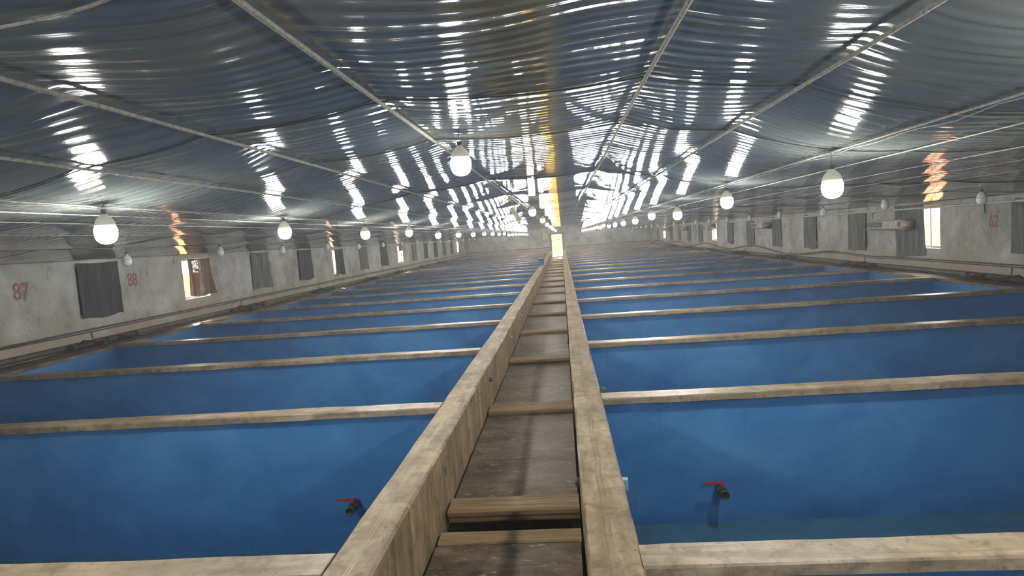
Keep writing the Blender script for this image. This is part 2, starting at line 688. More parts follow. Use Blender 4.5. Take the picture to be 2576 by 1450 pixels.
side_wall('wall_left', WLX, WLX - 0.24, LW, M['wall'])
side_wall('wall_right', WRX, WRX + 0.24, RW, M['wall'])

DX0, DX1, DZ1 = -0.86, 0.03, 1.40
m = MB()
m.box(WLX, DX0 - 0.09, YE, YE + 0.26, -1.32, ROOFZ)
m.box(DX1 + 0.09, WRX, YE, YE + 0.26, -1.32, ROOFZ)
m.box(DX0 - 0.09, DX1 + 0.09, YE, YE + 0.26, DZ1 + 0.09, ROOFZ)
m.box(DX0 - 0.09, DX1 + 0.09, YE, YE + 0.26, -1.32, ZF)
tag(m.build('wall_end', M['wall']), kind='structure')
tag(MB().box(WLX, WRX, YB - 0.26, YB, -1.32, ROOFZ).build('wall_back', M['wall']), kind='structure')
tag(MB().box(WLX - 0.5, WRX + 0.5, YB - 0.5, YE + 0.5, ROOFZ, ROOFZ + 0.1).build('roof_light_block', M['roof']), kind='structure')  # unseen flat slab, added to block sky light above the film

# cornice strip on the end wall
tag(MB().box(WLX, DX0 - 0.13, YE - 0.03, YE, 1.42, 1.47, 0.005).build('trim_2', M['wall']), kind='structure')
tag(MB().box(DX1 + 0.13, WRX, YE - 0.03, YE, 1.42, 1.47, 0.005).build('trim_3', M['wall']), kind='structure')

# door in the end wall: frame, transom with two panes, threshold
d = empty('door_1', ((DX0 + DX1) / 2, YE, ZF))
tag(d, kind='structure')
dm = MB()
hw = (DX1 - DX0) / 2
dm.box(-hw - 0.09, -hw, -0.05, 0.2, 0, DZ1 - ZF + 0.09, 0.006)
dm.box(hw, hw + 0.09, -0.05, 0.2, 0, DZ1 - ZF + 0.09, 0.006)
dm.box(-hw, hw, -0.05, 0.2, DZ1 - ZF, DZ1 - ZF + 0.09, 0.006)
dm.box(-hw, hw, -0.02, 0.06, DZ1 - ZF - 0.50, DZ1 - ZF - 0.44, 0.006)
dm.box(-0.02, 0.02, -0.02, 0.06, DZ1 - ZF - 0.44, DZ1 - ZF, 0.004)
dm.build('door_frame', M['door_frame'], d)
for sx in (-1, 1):
    MB().box(min(sx * 0.02, sx * hw), max(sx * 0.02, sx * hw), 0.01, 0.018, DZ1 - ZF - 0.44, DZ1 - ZF).build('pane', M['glass'], d)
# doorway lintel casing (wide grey surround)
cs = MB()
cs.box(DX0 - 0.20, DX0 - 0.10, YE - 0.05, YE, 0.0, 1.58, 0.004)
cs.box(DX1 + 0.10, DX1 + 0.22, YE - 0.05, YE, 0.0, 1.58, 0.004)
cs.box(DX0 - 0.20, DX1 + 0.22, YE - 0.052, YE, 1.50, 1.58, 0.004)
tag(cs.build('trim_4', M['door_frame']), kind='structure')

# outside the building: sand yard and neighbouring rendered walls
tag(MB().box(-60, WLX - 0.24, -40, 110, -0.62, -0.5).build('ground', M['sand']), kind='structure')
tag(MB().box(WRX + 0.24, 60, -40, 110, -0.62, -0.5).build('ground', M['sand']), kind='structure')
tag(MB().box(WLX - 0.24, WRX + 0.24, YE + 0.3, 110, -0.62, -0.46).build('ground', M['sand']), kind='structure')
tag(MB().box(-13.6, -13.3, -10, 75, -0.5, 0.95).build('boundary_wall', M['brick']), 'orange rendered boundary wall outside the left windows', 'wall')
tag(MB().box(12.3, 12.6, -10, 75, -0.5, 0.95).build('boundary_wall', M['brick']), 'orange rendered boundary wall outside the right windows', 'wall')
tag(MB().box(-9, 9, 62, 62.3, -0.5, 2.2).build('boundary_wall', M['pale']), 'pale sunlit wall seen through the far doorway', 'wall')

# light portals at the openings that are not covered
def portal(name, loc, rot, sx, sy):
    l = bpy.data.lights.new(name, 'AREA')
    l.shape = 'RECTANGLE'
    l.size = sx
    l.size_y = sy
    l.cycles.is_portal = True
    o = bpy.data.objects.new(name, l)
    o.location = loc
    o.rotation_euler = rot
    COL.objects.link(o)


# ------------------------------------------------------------------ tanks, partitions, kerbs
def basin(side, x0, x1, y0, y1, label, grp):
    """blue painted basin lining, slightly set back under the copings"""
    zt, zb = -0.058, (-1.255 if side == 'left' else -1.11)
    s, t = 0.055, 0.042
    m = MB()
    kb = 0.012                     # paint thickness against the kerb
    X0, X1 = (x0 - s, x1 - kb) if side == 'left' else (x0 + kb, x1 + s)
    Y0, Y1 = y0 - s, y1 + s
    tl, tr = (t, kb - 0.001) if side == 'left' else (kb - 0.001, t)
    nz = 1
    # inner faces
    a = [(X0, Y0), (X1, Y0), (X1, Y1), (X0, Y1)]
    o = [(X0 - tl, Y0 - t), (X1 + tr, Y0 - t), (X1 + tr, Y1 + t), (X0 - tl, Y1 + t)]
    rb = 0.0
    b3 = [(X0 + rb, Y0 + rb), (X1 - rb, Y0 + rb), (X1 - rb, Y1 - rb), (X0 + rb, Y1 - rb)]
    vs = [(p[0], p[1], zt) for p in o] + [(p[0], p[1], zt) for p in a] + [(p[0], p[1], zb + rb) for p in a] + \
         [(p[0], p[1], zb) for p in b3] + [(p[0], p[1], zb - 0.06) for p in o]
    fs = []
    for k in range(4):
        j = (k + 1) % 4
        for l in range(3):
            fs.append((l * 4 + k, l * 4 + j, l * 4 + 4 + j, l * 4 + 4 + k))
        fs.append((k, j, 16 + j, 16 + k))
    fs.append((12, 13, 14, 15))
    fs.append((16, 17, 18, 19))
    m.add(vs, fs)
    r = m.build('fish_tank', [M['blue'], M['tank_floor']], face_mat=lambda p: 1 if (abs(p.normal.z) > 0.9 and p.center.z < -1.0 and p.center.z > zb - 0.01) else 0)
    return tag(r, label, 'tank', grp)


def partition(x0, x1, yf, label, grp, seed):
    """coping beam resting on the rims of two basins"""
    yn = yf - TW
    sec = [(yn, -0.055), (yn, -0.008), (yn + 0.010, 0.0), (yf - 0.010, 0.0), (yf, -0.008), (yf, -0.055)]
    m = MB().sweep(sec, 'X', x0, x1, 46, 0.006, seed, 0.006)
    return tag(m.build('partition_wall', M['cap']), label, 'wall', grp)


for side in ('left', 'right'):
    xa, xb = (TLX, LX0) if side == 'left' else (RX1, TRX)
    for k in range(-1, NT + 1):
        y0 = wfar(k - 1)
        y1 = wfar(k) - TW
        if k == -1:
            y0 = wfar(-2)
        if k == NT:
            y1 = YE - 0.16
        kk = k - 1 if side == 'left' else k
        if kk >= 0:
            lab = 'empty blue concrete tank, %s in view from the camera, %s of walkway' % (ORD[kk], side)
        elif k == 0:
            lab = 'blue painted tank just below the frame, left of the walkway beside the camera'
        else:
            lab = 'blue painted tank behind the camera on the %s of the walkway' % side
        basin(side, xa, xb, y0, y1, lab,
              'blue tanks on the %s side' % side)
    for k in range(-1, NT):
        lab = ('tan concrete dividing wall, %s in view from the camera between %s tanks' % (ORD[k], side)
               if k >= 0 else 'tan concrete dividing wall right beside the camera on the %s' % side)
        partition(xa - 0.0, xb + 0.0, wfar(k), lab,
                  'dividing walls between %s tanks' % side, k * 7.7 + (0 if side == 'left' else 300))

# walkway kerbs
def kerb(x0, x1, inner_is_right, label, seed, top):
    if inner_is_right:   # left kerb: inner face at x1
        sec = [(x1, -1.3), (x1, -0.012), (x1 - 0.012, 0.0), (x0 + 0.012, 0.0), (x0, -0.012), (x0, -1.3)]
    else:
        sec = [(x0, -1.3), (x0, -0.012), (x0 + 0.012, 0.0), (x1 - 0.012, 0.0), (x1, -0.012), (x1, -1.3)]
    m = MB().sweep(sec, 'Y', YB + 0.02, 53.1, 380, 0.006, seed, 0.008)
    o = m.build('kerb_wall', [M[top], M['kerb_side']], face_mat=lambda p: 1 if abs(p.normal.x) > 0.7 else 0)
    return tag(o, label, 'wall')


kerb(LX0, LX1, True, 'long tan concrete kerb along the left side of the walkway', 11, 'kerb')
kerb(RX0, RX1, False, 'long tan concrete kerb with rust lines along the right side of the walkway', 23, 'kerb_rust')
# side ledges behind the tanks
def ledge(x0, x1, label, seed):
    sec = [(x0, -0.055), (x0, -0.010), (x0 + 0.2, -0.006), (x1 - 0.2, -0.006), (x1, -0.010), (x1, -0.055)]
    m = MB().sweep(sec, 'Y', YB + 0.02, YE - 0.02, 300, 0.016, seed, 0.01)
    return tag(m.build('side_ledge', M['ledge']), label, 'ledge')


ledge(WLX + 0.03, TLX, 'rough dirty concrete ledge at the foot of the left wall', 41)
ledge(TRX, WRX - 0.03, 'rough dirty concrete ledge at the foot of the right wall', 57)

# walkway slabs over a dark channel
for k in range(-2, 20):
    y0 = 3.99 + P * (k - 1) + (0.30 if k >= 1 else 0.0) - 0.12
    y1 = 3.69 + P * k + (-0.06 if k == 0 else 0.36)
    if k == 1:
        y0 = 4.16
    if k == -2:
        y0 = YB + 0.02
    if k == 19:
        y1 = YE - 0.02
    nx, ny = 16, 24
    zt = ZF + 0.012 * math.sin(k * 2.3)
    vs, fs = [], []
    for layer, z in ((0, zt), (1, zt - 0.08)):
        for j in range(ny + 1):
            for i in range(nx + 1):
                x = LX1 + 0.018 + (RX0 - LX1 - 0.036) * i / nx
                y = y0 + (y1 - y0) * j / ny
                if j in (0, ny):
                    y += 0.022 * noise.noise(Vector((x * 4, k * 3.3 + j, layer * .3))) * (1.6 if (k == 0 and j == ny and x < -0.45) else 0.6)
                zz = z + (0.006 * noise.noise(Vector((x * 3, y * 3, k))) if layer == 0 else 0)
                vs.append((x, y, zz))
    N = (nx + 1) * (ny + 1)
    for j in range(ny):
        for i in range(nx):
            a = j * (nx + 1) + i
            fs.append((a, a + 1, a + nx + 2, a + nx + 1))
            fs.append((N + a, N + a + nx + 1, N + a + nx + 2, N + a + 1))
    for i in range(nx):
        for a in (i, ny * (nx + 1) + i):
            fs.append((a, a + 1, N + a + 1, N + a))
    for j in range(ny):
        for a in (j * (nx + 1), j * (nx + 1) + nx):
            fs.append((a, a + nx + 1, N + a + nx + 1, N + a))
    s = MB().add(vs, fs).build('walkway_slab', M['floor'])
    tag(s, ('brown stained concrete slab of the walkway floor, %s in view from the camera' % ORD[k]) if k >= 0 else ('brown walkway slab %s' % ('under the camera' if k == -1 else 'behind the camera')), 'slab', 'walkway floor slabs')
# support ledges in the channel, coloured black to deepen the shade of the gap
tag(MB().box(LX1 + 0.012, LX1 + 0.10, YB + 0.05, YE - 0.05, -1.3, ZF - 0.10).build('channel_ledge', M['pvc_and_gap_shade']),
    'narrow concrete support, coloured black as shade, under the walkway slabs beside the left kerb', 'ledge')
tag(MB().box(RX0 - 0.07, RX0 - 0.012, YB + 0.05, YE - 0.05, -1.3, ZF - 0.10).build('channel_ledge', M['pvc_and_gap_shade']),
    'narrow concrete support, coloured black as shade, under the walkway slabs beside the right kerb', 'ledge')

# timber planks across the walkway
def plank(y0, y1, z0, z1, label, seed, grp='timber planks across the walkway'):
    x0, x1 = LX1 + 0.022, RX0 - 0.012
    c = 0.012
    sec = [(y0, z0 + c), (y0, z1 - c), (y0 + c, z1), (y1 - c, z1), (y1, z1 - c), (y1, z0 + c), (y1 - c, z0), (y0 + c, z0)]
    m = MB().sweep(sec, 'X', x0, x1, 10, 0.004, seed, 0.0)
    return tag(m.build('wooden_plank', M['wood']), label, 'plank', grp)


plank(3.645, 3.80, ZF - 0.045, ZF + 0.008, 'pale timber plank in front of the dark gap in the walkway', 1)
plank(4.00, 4.22, ZF + 0.0, ZF + 0.05, 'thick upper timber plank behind the dark gap in the walkway', 2)
plank(4.03, 4.15, ZF - 0.05, ZF - 0.004, 'lower timber plank under the thick plank at the dark gap', 3)
for k in range(1, 19):
    yy = 4.06 + P * k
    plank(yy - 0.34, yy - 0.17, ZF + 0.0, ZF + 0.05,
          'raised timber plank across the walkway at the %s joint from the camera' % ORD[k], k * 3)
    if k < 9:
        plank(yy - 0.13, yy + 0.02, ZF + 0.005, ZF + 0.035,
              'low timber plank just behind the raised one at the %s walkway joint' % ORD[k], k * 3 + 1)

# ------------------------------------------------------------------ ceiling film
ROPES = [(-8.58, .17), (-6.30, .285), (-4.50, .333), (-3.60, .36), (-3.10, .37), (-2.80, .395), (-2.30, .51), (-1.65, .615),
         (-0.80, .70), (0.43, .70), (1.10, .60), (1.73, .417), (2.15, .375), (2.80, .345), (3.40, .318), (4.10, .29), (5.70, .24), (7.80, .15)]
LOWS = [-1.0, 1.47, 2.95, 4.15, 7.2, 9.9, 12.9, 16.4, 19.6, 23.2, 27.0, 31.0, 35, 39, 43, 47, 51]


def film_z(x, y, sag=True):
    for (xa, za), (xb, zb) in zip(ROPES, ROPES[1:]):
        if x <= xb or xb == ROPES[-1][0]:
            t = min(max((x - xa) / (xb - xa), 0), 1)
            z = za + (zb - za) * t
            w = xb - xa
            s = 0.045 * w * w if w < 1.4 else 0.05
            if xa == -0.80:
                s = 0.032
            z -= (min(s, 0.055) * 4 * t * (1 - t)) if sag else 0
            break
    c = 1.0 - min(1.0, abs(x + 0.2) / 3.0)
    for yl in LOWS:
        dd = abs(y - yl)
        if dd < 1.5:
            z -= (0.006 + 0.007 * c) * math.exp(-dd / 0.20)
    return 1.38 + z


xs = []
for (xa, za), (xb, zb) in zip(ROPES, ROPES[1:]):
    n = max(4, int((xb - xa) / 0.12))
    for i in range(n):
        xs.append(xa + (xb - xa) * i / n)
xs.append(ROPES[-1][0])
ny = 560
vs, fs = [], []
for j in range(ny + 1):
    y = YB + (YE - YB) * j / ny
    for x in xs:
        z = film_z(x, y)
        edge = max(0, (abs(x) - 4.2) / 4.0)
        z += 0.035 * edge * noise.noise(Vector((x * 0.9, y * 0.9, 0.5))) + 0.004 * noise.noise(Vector((x * 0.3, y * 1.6, 4)))
        z += 0.008 * edge * noise.noise(Vector((x * 2.2 + y * 1.4, y * 2.6 - x, 7.5)))
        vs.append((x, y, z))
NX = len(xs)
for j in range(ny):
    for i in range(NX - 1):
        a = j * NX + i
        fs.append((a, a + 1, a + NX + 1, a + NX))
MBF = MB()
MBF.add(vs, fs, True)
film = MBF.build('ceiling', M['film'])
tag(film, kind='structure')

# ropes under the film
def rope(x, r, label, mat, y1=YE, seed=0, name='support_rope', sagm=0.0):
    pts = []
    z0 = next(z for (xx, z) in ROPES if xx == x)
    n = 200
    for i in range(n + 1):
        y = YB + (y1 - YB) * i / n
        z = 1.38 + z0 - 0.016 - r - sagm * (0.5 + 0.5 * noise.noise(Vector((y * 0.35, x, 2))))
        pts.append((x + 0.015 * noise.noise(Vector((y * 0.4, x * 3, 0))), y, z))
    return tag(MB().tube(pts, r, 8).build(name, mat), label, 'rope', 'ropes under the ceiling film')


rope(-0.80, 0.010, 'thick pale rope under the film, nearest rope left of the middle', M['rope'])
rope(-1.65, 0.009, 'pale rope under the film, second rope left of the middle', M['rope'])
rope(-2.30, 0.008, 'pale rope under the film, third rope left of the middle', M['rope'])
rope(-2.80, 0.005, 'rope carrying the left row of lit lamps', M['rope'])
rope(-3.10, 0.003, 'thin rope just left of the left lit lamp row', M['wire'])
rope(-3.60, 0.0028, 'thin cord second from the left lit lamp row towards the left wall', M['wire'])
rope(-4.50, 0.0028, 'thin cord midway between left lit lamps and the left wall', M['wire'])
rope(-6.30, 0.003, 'thin cord carrying the unlit lamps near the left wall', M['wire'])
rope(0.43, 0.009, 'grey rope under the film, nearest rope right of the middle', M['rope'])
rope(1.10, 0.009, 'pale rope under the film, second rope right of the middle', M['rope'])
rope(1.73, 0.006, 'rope carrying the right row of lit lamps', M['rope'])
rope(2.15, 0.0035, 'thin rope just right of the right lit lamp row', M['wire'])
rope(2.80, 0.003, 'thin cord second from the right lit lamp row towards the right wall', M['wire'])
rope(3.40, 0.0025, 'thin cord third from the right lit lamp row towards the right wall', M['wire'])
rope(4.10, 0.0025, 'thin cord midway between right lit lamps and the right wall', M['wire'])
rope(5.70, 0.004, 'thin cord carrying the unlit lamps near the right wall', M['wire'])

# thin dark seams / cross wires that pinch the film
for i, yl in enumerate([v for v in LOWS if v > 2]):
    pts = [(x, yl + 0.01 * math.sin(x * 2), film_z(x, yl) - 0.004) for x in [-8.5 + 16.2 * k / 140 for k in range(141)]]
    tag(MB().tube(pts, 0.0032, 5).build('cross_wire', M['black_wire']), 'thin dark wire crossing under the film, %s from the camera' % ORD[i], 'wire', 'cross wires under the film')

pts = [(x, 1.47 - 0.12 * max(0, x + 1.1), film_z(x, 1.47) - 0.010) for x in [-2.28 + 1.5 * k / 30 for k in range(31)]]
tag(MB().tube(pts, 0.0045, 6).build('support_rope', M['rope']), 'pale cord crossing under the film in the upper left corner of the view', 'rope')

# electric wires along the lit rows, tied to the ropes
for x, lab in ((-2.80, 'drooping electric wire tied along the left lamp rope'), (1.73, 'drooping electric wire tied along the right lamp rope')):
    pts = []
    for i in range(420):
        y = YB + 0.1 + (YE - YB - 0.3) * i / 419
        ph = (y / 0.66) % 1.0
        pts.append((x + 0.014, y, film_z(x, y, False) - 0.026 - 0.014 * 4 * ph * (1 - ph)))
    tag(MB().tube(pts, 0.0025, 6).build('lamp_wire', M['wire']), lab, 'wire', 'wires along the lit lamp rows')

# ------------------------------------------------------------------ lamps
def make_lamp(kind):
    """origin at the widest rim between housing and diffuser"""
    t = empty('hanging_lamp')
    MB().lathe([(0.0, 0.086), (0.017, 0.085), (0.021, 0.078), (0.030, 0.069), (0.045, 0.054), (0.054, 0.036), (0.058, 0.018), (0.0590, 0.0), (0.0, 0.0)], seg=24).build('housing', M['housing'], t)
    MB().lathe([(0.0, -0.001), (0.0615, -0.001), (0.0635, -0.008), (0.0635, -0.038), (0.0605, -0.058), (0.052, -0.077), (0.037, -0.091), (0.018, -0.098), (0.0, -0.100)], seg=24).build('diffuser', {'lit': M['lit'], 'soft': M['lit_soft'], 'off': M['diff_off']}[kind], t)
    MB().lathe([(0.0, 0.112), (0.012, 0.112), (0.016, 0.108), (0.016, 0.085), (0.0, 0.085)], seg=14).build('socket', M['socket'], t)
    MB().tube([(0.0, 0.004, 0.110), (0.004, 0.0, 0.14), (-0.003, 0.0, 0.17), (0.0, 0.0, 0.20)], 0.0025, 6).build('cord', M['black_wire'], t)
    return t


lit0 = reg(make_lamp('lit'))
off0 = reg(make_lamp('off'))
soft0 = reg(make_lamp('soft'))
first = {'lit': True, 'off': True, 'soft': True}
proto = {'lit': lit0, 'off': off0, 'soft': soft0}


def put_lamp(kind, x, y, z, label, group, cord_len=None):
    if first[kind]:
        t = proto[kind]
        first[kind] = False
    else:
        t = copy_tree(proto[kind])
    t.location = (x, y, z)
    t.rotation_euler = (0, 0, random.uniform(0, 6))
    tag(t, label, 'lamp', group)
    # cord stretched up to whatever it hangs from
    top = film_z(x, y, False)
    L = max(0.02, top - z - 0.110)
    for ch in COL.objects:
        if ch.parent == t and ch.name.startswith('cord'):
            ch.scale = (1, 1, L / 0.09)
            ch.location = (0, 0, 0.110 - 0.110 * L / 0.09)
    return t


JZ = lambda a: random.uniform(-a, a)
LY = [(-1.65, 1.61), (1.02, 1.60), (3.69, 1.61), (6.22, 1.62), (8.86, 1.60), (11.48, 1.63), (14.23, 1.58), (17.09, 1.59), (20.01, 1.60), (22.89, 1.62), (25.76, 1.62), (28.45, 1.61), (31.04, 1.63), (33.7, 1.58), (36.2, 1.59),
      (38.9, 1.60), (41.5, 1.61), (44.1, 1.60), (46.8, 1.62), (49.5, 1.59), (52.2, 1.60)]
RY = [(-1.1, 1.57), (1.53, 1.59), (4.18, 1.57), (6.73, 1.61), (9.54, 1.56), (12.2, 1.62), (14.88, 1.58), (17.7, 1.58), (20.43, 1.58), (23.04, 1.57), (25.81, 1.63), (27.9, 1.58), (30.3, 1.62), (32.8, 1.6),
      (35.5, 1.58), (38.2, 1.6), (40.8, 1.59), (43.5, 1.6), (46.2, 1.6), (48.9, 1.59), (51.6, 1.6)]
for i, (y, z) in enumerate(LY):
    put_lamp('lit', -2.79, y, z + 0.012, ('lit white bulb lamp, %s in view from the camera in the left lamp row' % ORD[i - 2]) if i > 1 else ('lit bulb lamp of the left row %s' % ('just outside the view', 'behind the camera')[1 - i]), 'lit lamps in the left row')
for i, (y, z) in enumerate(RY):
    put_lamp('lit', 1.73, y, z + 0.012, ('lit white bulb lamp, %s in view from the camera in the right lamp row' % ORD[i - 2]) if i > 1 else ('lit bulb lamp of the right row %s' % ('just outside the view', 'behind the camera')[1 - i]), 'lit lamps in the right row')
CY = [(-0.586, 3.89, 1.87), (-0.486, 11.32, 1.83), (-0.46, 16.55, 1.80), (-0.48, 22.6, 1.79), (-0.46, 27.6, 1.77), (-0.44, 32.5, 1.76), (-0.46, 37.6, 1.75), (-0.44, 42.6, 1.74), (-0.44, 47.6, 1.73), (-0.44, 52.4, 1.72)]
for i, (x, y, z) in enumerate(CY):
    put_lamp('soft', x, y, z + 0.012, 'lit white bulb lamp, %s from the camera over the walkway' % ORD[i], 'lit lamps over the walkway')
SL = [(8.8, 1.46), (11.35, 1.52), (14.01, 1.48), (16.78, 1.50), (19.45, 1.45), (22.17, 1.47)] + [(24.85 + 2.66 * i, 1.47 + JZ(.02)) for i in range(11)]
SR = [(9.12, 1.45), (11.7, 1.49), (14.33, 1.44), (17.12, 1.48), (19.79, 1.46), (22.38, 1.47), (25.03, 1.48), (27.4, 1.49), (30.1, 1.49)] + [(32.7 + 2.66 * i, 1.48 + JZ(.015)) for i in range(8)]
for i, (y, z) in enumerate(SL):
    put_lamp('off', -6.38, y, z + 0.012, 'unlit white bulb lamp, %s from the camera near the left wall' % ORD[i], 'unlit lamps near the left wall')
for i, (y, z) in enumerate(SR):
    put_lamp('off', 5.73, y, z + 0.012, 'unlit white bulb lamp, %s from the camera near the right wall' % ORD[i], 'unlit lamps near the right wall')

# ------------------------------------------------------------------ windows and curtains
OPEN_L = {2, 8 - 0, 14, 15}


def curtain(x, sgn, y0, y1, z0, z1, mat, label, seed, flare=0.0, amp=0.018, lift=0.0, gather=0.0):
    """pleated net hanging against the wall; sgn = direction into the room"""
    nx, nz = 48, 20
    vs, fs = [], []
    for j in range(nz + 1):
        v = j / nz
        z = z1 + (z0 - z1) * v
        for i in range(nx + 1):
            u = i / nx
            yy = y0 + (y1 - y0) * u
            yy += flare * v * v * (u - 0.2)
            yy = y0 + (yy - y0) * (1 - gather * v)
            pl = math.sin(u * 26 + seed + 0.8 * math.sin(v * 3 + seed)) * amp * (0.35 + 0.65 * v) + 0.012 * noise.noise(Vector((u * 5, v * 3, seed)))
            zz = z + (0.02 * math.sin(u * 7 + seed) + lift * u) * v - 0.016 * math.sin(u * PI) * (1 - v)
            vs.append((x + sgn * (0.035 + pl), yy, zz))
    for j in range(nz):
        for i in range(nx):
            a = j * (nx + 1) + i
            fs.append((a, a + 1, a + nx + 2, a + nx + 1))
    o = MB().add(vs, fs, True).build('curtain', mat)
    return tag(o, label, 'curtain', 'shade net curtains over the side windows')


def window(n, x, sgn, y0, y1, closed):
    """frame with two panes; a black board outside where the window is shut"""
    t = empty('window_%d' % n, (x - sgn * 0.12, (y0 + y1) / 2, WZ0))
    tag(t, kind='structure')
    w = (y1 - y0) / 2
    h = WZ1 - WZ0
    m = MB()
    a, b2 = -0.03, 0.03
    m.box(a, b2, -w, w, 0, 0.05, 0.004).box(a, b2, -w, w, h - 0.05, h, 0.004)
    m.box(a, b2, -w, -w + 0.05, 0.05, h - 0.05, 0.004).box(a, b2, w - 0.05, w, 0.05, h - 0.05, 0.004)
    m.box(a, b2, -0.03, 0.03, 0.05, h - 0.05, 0.004)
    m.build('window_frame', M['frame'], t)
    for s in (-1, 1):
        MB().box(-0.004, 0.004, min(s * 0.03, s * (w - 0.05)), max(s * 0.03, s * (w - 0.05)), 0.05, h - 0.05).build('pane', M['glass'], t)
    if closed:
        MB().box(-sgn * 0.07 - 0.006, -sgn * 0.07 + 0.006, -w, w, 0, h).build('blackout_board', M['board'], t)


wn_i = 1
for k, (y0, y1) in enumerate(LW):
    idx = k - 2           # 1 = first visible left window (dark curtain)
    lit = idx in (2, 8, 14) or idx == 5
    window(wn_i, WLX, 1, y0, y1, not lit)
    wn_i += 1
    if lit:
        portal('window_portal', (WLX - 0.23, (y0 + y1) / 2, (WZ0 + WZ1) / 2), (0, -PI / 2, 0), WZ1 - WZ0, y1 - y0)
    if idx < 0:
        lab = ''
    else:
        lab = ('net curtain on the left wall, %s window in view from the camera' % ORD[idx - 1]) if idx else 'net curtain on the left wall just outside the view'
    zt, zb = 1.49, 0.48
    if idx == 1:
        curtain(WLX, 1, y0 - 0.0, y1 + 0.02, zb, zt, M['curt_dark'], 'dark flat net curtain between the red numbers 87 and 88', 1.0, amp=0.008)
    elif idx == 2:
        curtain(WLX, 1, y0 + 0.17, y1 + 0.06, 0.57, 1.44, M['curt_thin'], 'worn net curtain with daylight shining through, pulled right on the left wall', 2.0, flare=0.22, amp=0.012, lift=-0.02)
    elif idx == 8:
        curtain(WLX, 1, y0 + 0.1, y1 - 0.1, 1.12, 1.46, M['curt_grey'], 'bundled curtain lifted above an open bright window on the left wall', 3.0, amp=0.03)
    elif idx == 14:
        curtain(WLX, 1, y0 + 0.6, y1, 0.5, 1.46, M['curt_thin'], 'thin curtain at the farthest bright window of the left wall', 3.4, amp=0.03)
    elif idx == 5:
        curtain(WLX, 1, y0 + 0.17, y1 + 0.05, 0.45, 1.44, M['curt_dark'], 'dark net curtain with an orange sliver of daylight at its left edge', 5.0, flare=0.06)
    elif idx >= 0:
        curtain(WLX, 1, y0, y1 + 0.03, zb + JZ(0.02), zt + JZ(0.03), M['curt_dark'] if idx % 3 else M['curt_grey'], lab, idx * 1.7, flare=random.uniform(-0.02, 0.16), amp=0.016)
for k, (y0, y1) in enumerate(RW):
    idx = k - 2
    lit = idx in (2, 8, 13)
    window(wn_i, WRX, -1, y0, y1, not lit)
    wn_i += 1
    if lit:
        portal('window_portal', (WRX + 0.23, (y0 + y1) / 2, (WZ0 + WZ1) / 2), (0, PI / 2, 0), WZ1 - WZ0, y1 - y0)
    if idx == 2:
        curtain(WRX, -1, y0 + 0.50, y1 + 0.75, 0.38, 1.48, M['curt_grey'], 'wide grey net curtain drawn beside the open window near the red 62', 4.0, amp=0.03, lift=-0.12)
    elif idx == 8:
        curtain(WRX, -1, y0, y1, 1.10, 1.42, M['curt_grey'], 'bundled curtain above a bright open window on the right wall', 4.4, amp=0.03)
    elif idx == 13:
        pass
    elif idx == 1:
        curtain(WRX, -1, y0 - 0.10, y1 + 0.05, 0.50, 1.40, M['curt_grey'], 'grey net curtain at the right edge, nearest on the right wall', 4.9)
    elif idx >= 0:
        curtain(WRX, -1, y0, y1, 0.39 + JZ(.02), 1.38, M['curt_grey'], ('grey net curtain on the right wall, %s window in view from the camera' % ORD[idx - 1]) if idx else 'grey net curtain on the right wall just outside the view', idx * 2.1, amp=0.014)
portal('door_portal', ((DX0 + DX1) / 2, YE + 0.25, (ZF + DZ1) / 2), (PI / 2, 0, 0), DX1 - DX0, DZ1 - ZF)
for o in COL.objects:
    if o.type == 'LIGHT' and o.name.startswith('door_portal'):
        o.rotation_euler = (-PI / 2, 0, 0)

# ------------------------------------------------------------------ painted numbers
def number(txt, x, sgn, y, z, h, mat, label):
    cu = bpy.data.curves.new('painted_number', 'FONT')
    cu.body = txt
    cu.size = h * 1.42
    cu.extrude = 0.0015
    cu.offset = 0.004
    cu.align_x = 'CENTER'
    tmp = bpy.data.objects.new('tmp', cu)
    COL.objects.link(tmp)
    dg = bpy.context.evaluated_depsgraph_get()
    me = bpy.data.meshes.new_from_object(tmp.evaluated_get(dg))
    bpy.data.objects.remove(tmp)
    bpy.data.curves.remove(cu)
    me.name = 'painted_number'
    me.materials.clear()
    me.materials.append(mat)
    o = bpy.data.objects.new('painted_number', me)
    COL.objects.link(o)
    o.location = (x + sgn * 0.003, y, z)
    # left wall reads along +Y, right wall reads along -Y
    o.rotation_euler = (PI / 2, 0, PI / 2 if sgn > 0 else -PI / 2)
    o.scale = (0.82, 1, 1)
    return tag(o, label, 'number', 'red stencilled tank numbers')


number('87', WLX, 1, 9.31, 0.97, 0.27, M['redpaint'], 'red stencilled number 87 on the left wall')
number('88', WLX, 1, 11.92, 0.98, 0.25, M['redpaint'], 'red stencilled number 88 on the left wall')
number('89', WLX, 1, 14.92, 0.98, 0.25, M['faded'], 'smudged faded number 89 right of the sunlit curtain')
number('90', WLX, 1, 17.84, 0.97, 0.25, M['redpaint'], 'red number 90, its nine behind the curtain edge')
number('91', WLX, 1, 19.62, 0.99, 0.24, M['redpaint'], 'red stencilled number 91 on the left wall')
number('92', WLX, 1, 22.55, 0.99, 0.24, M['faded'], 'faded red number 92 on the left wall')
number('62', WRX, -1, 12.10, 0.95, 0.22, M['redpaint'], 'red stencilled number 62 on the right wall')


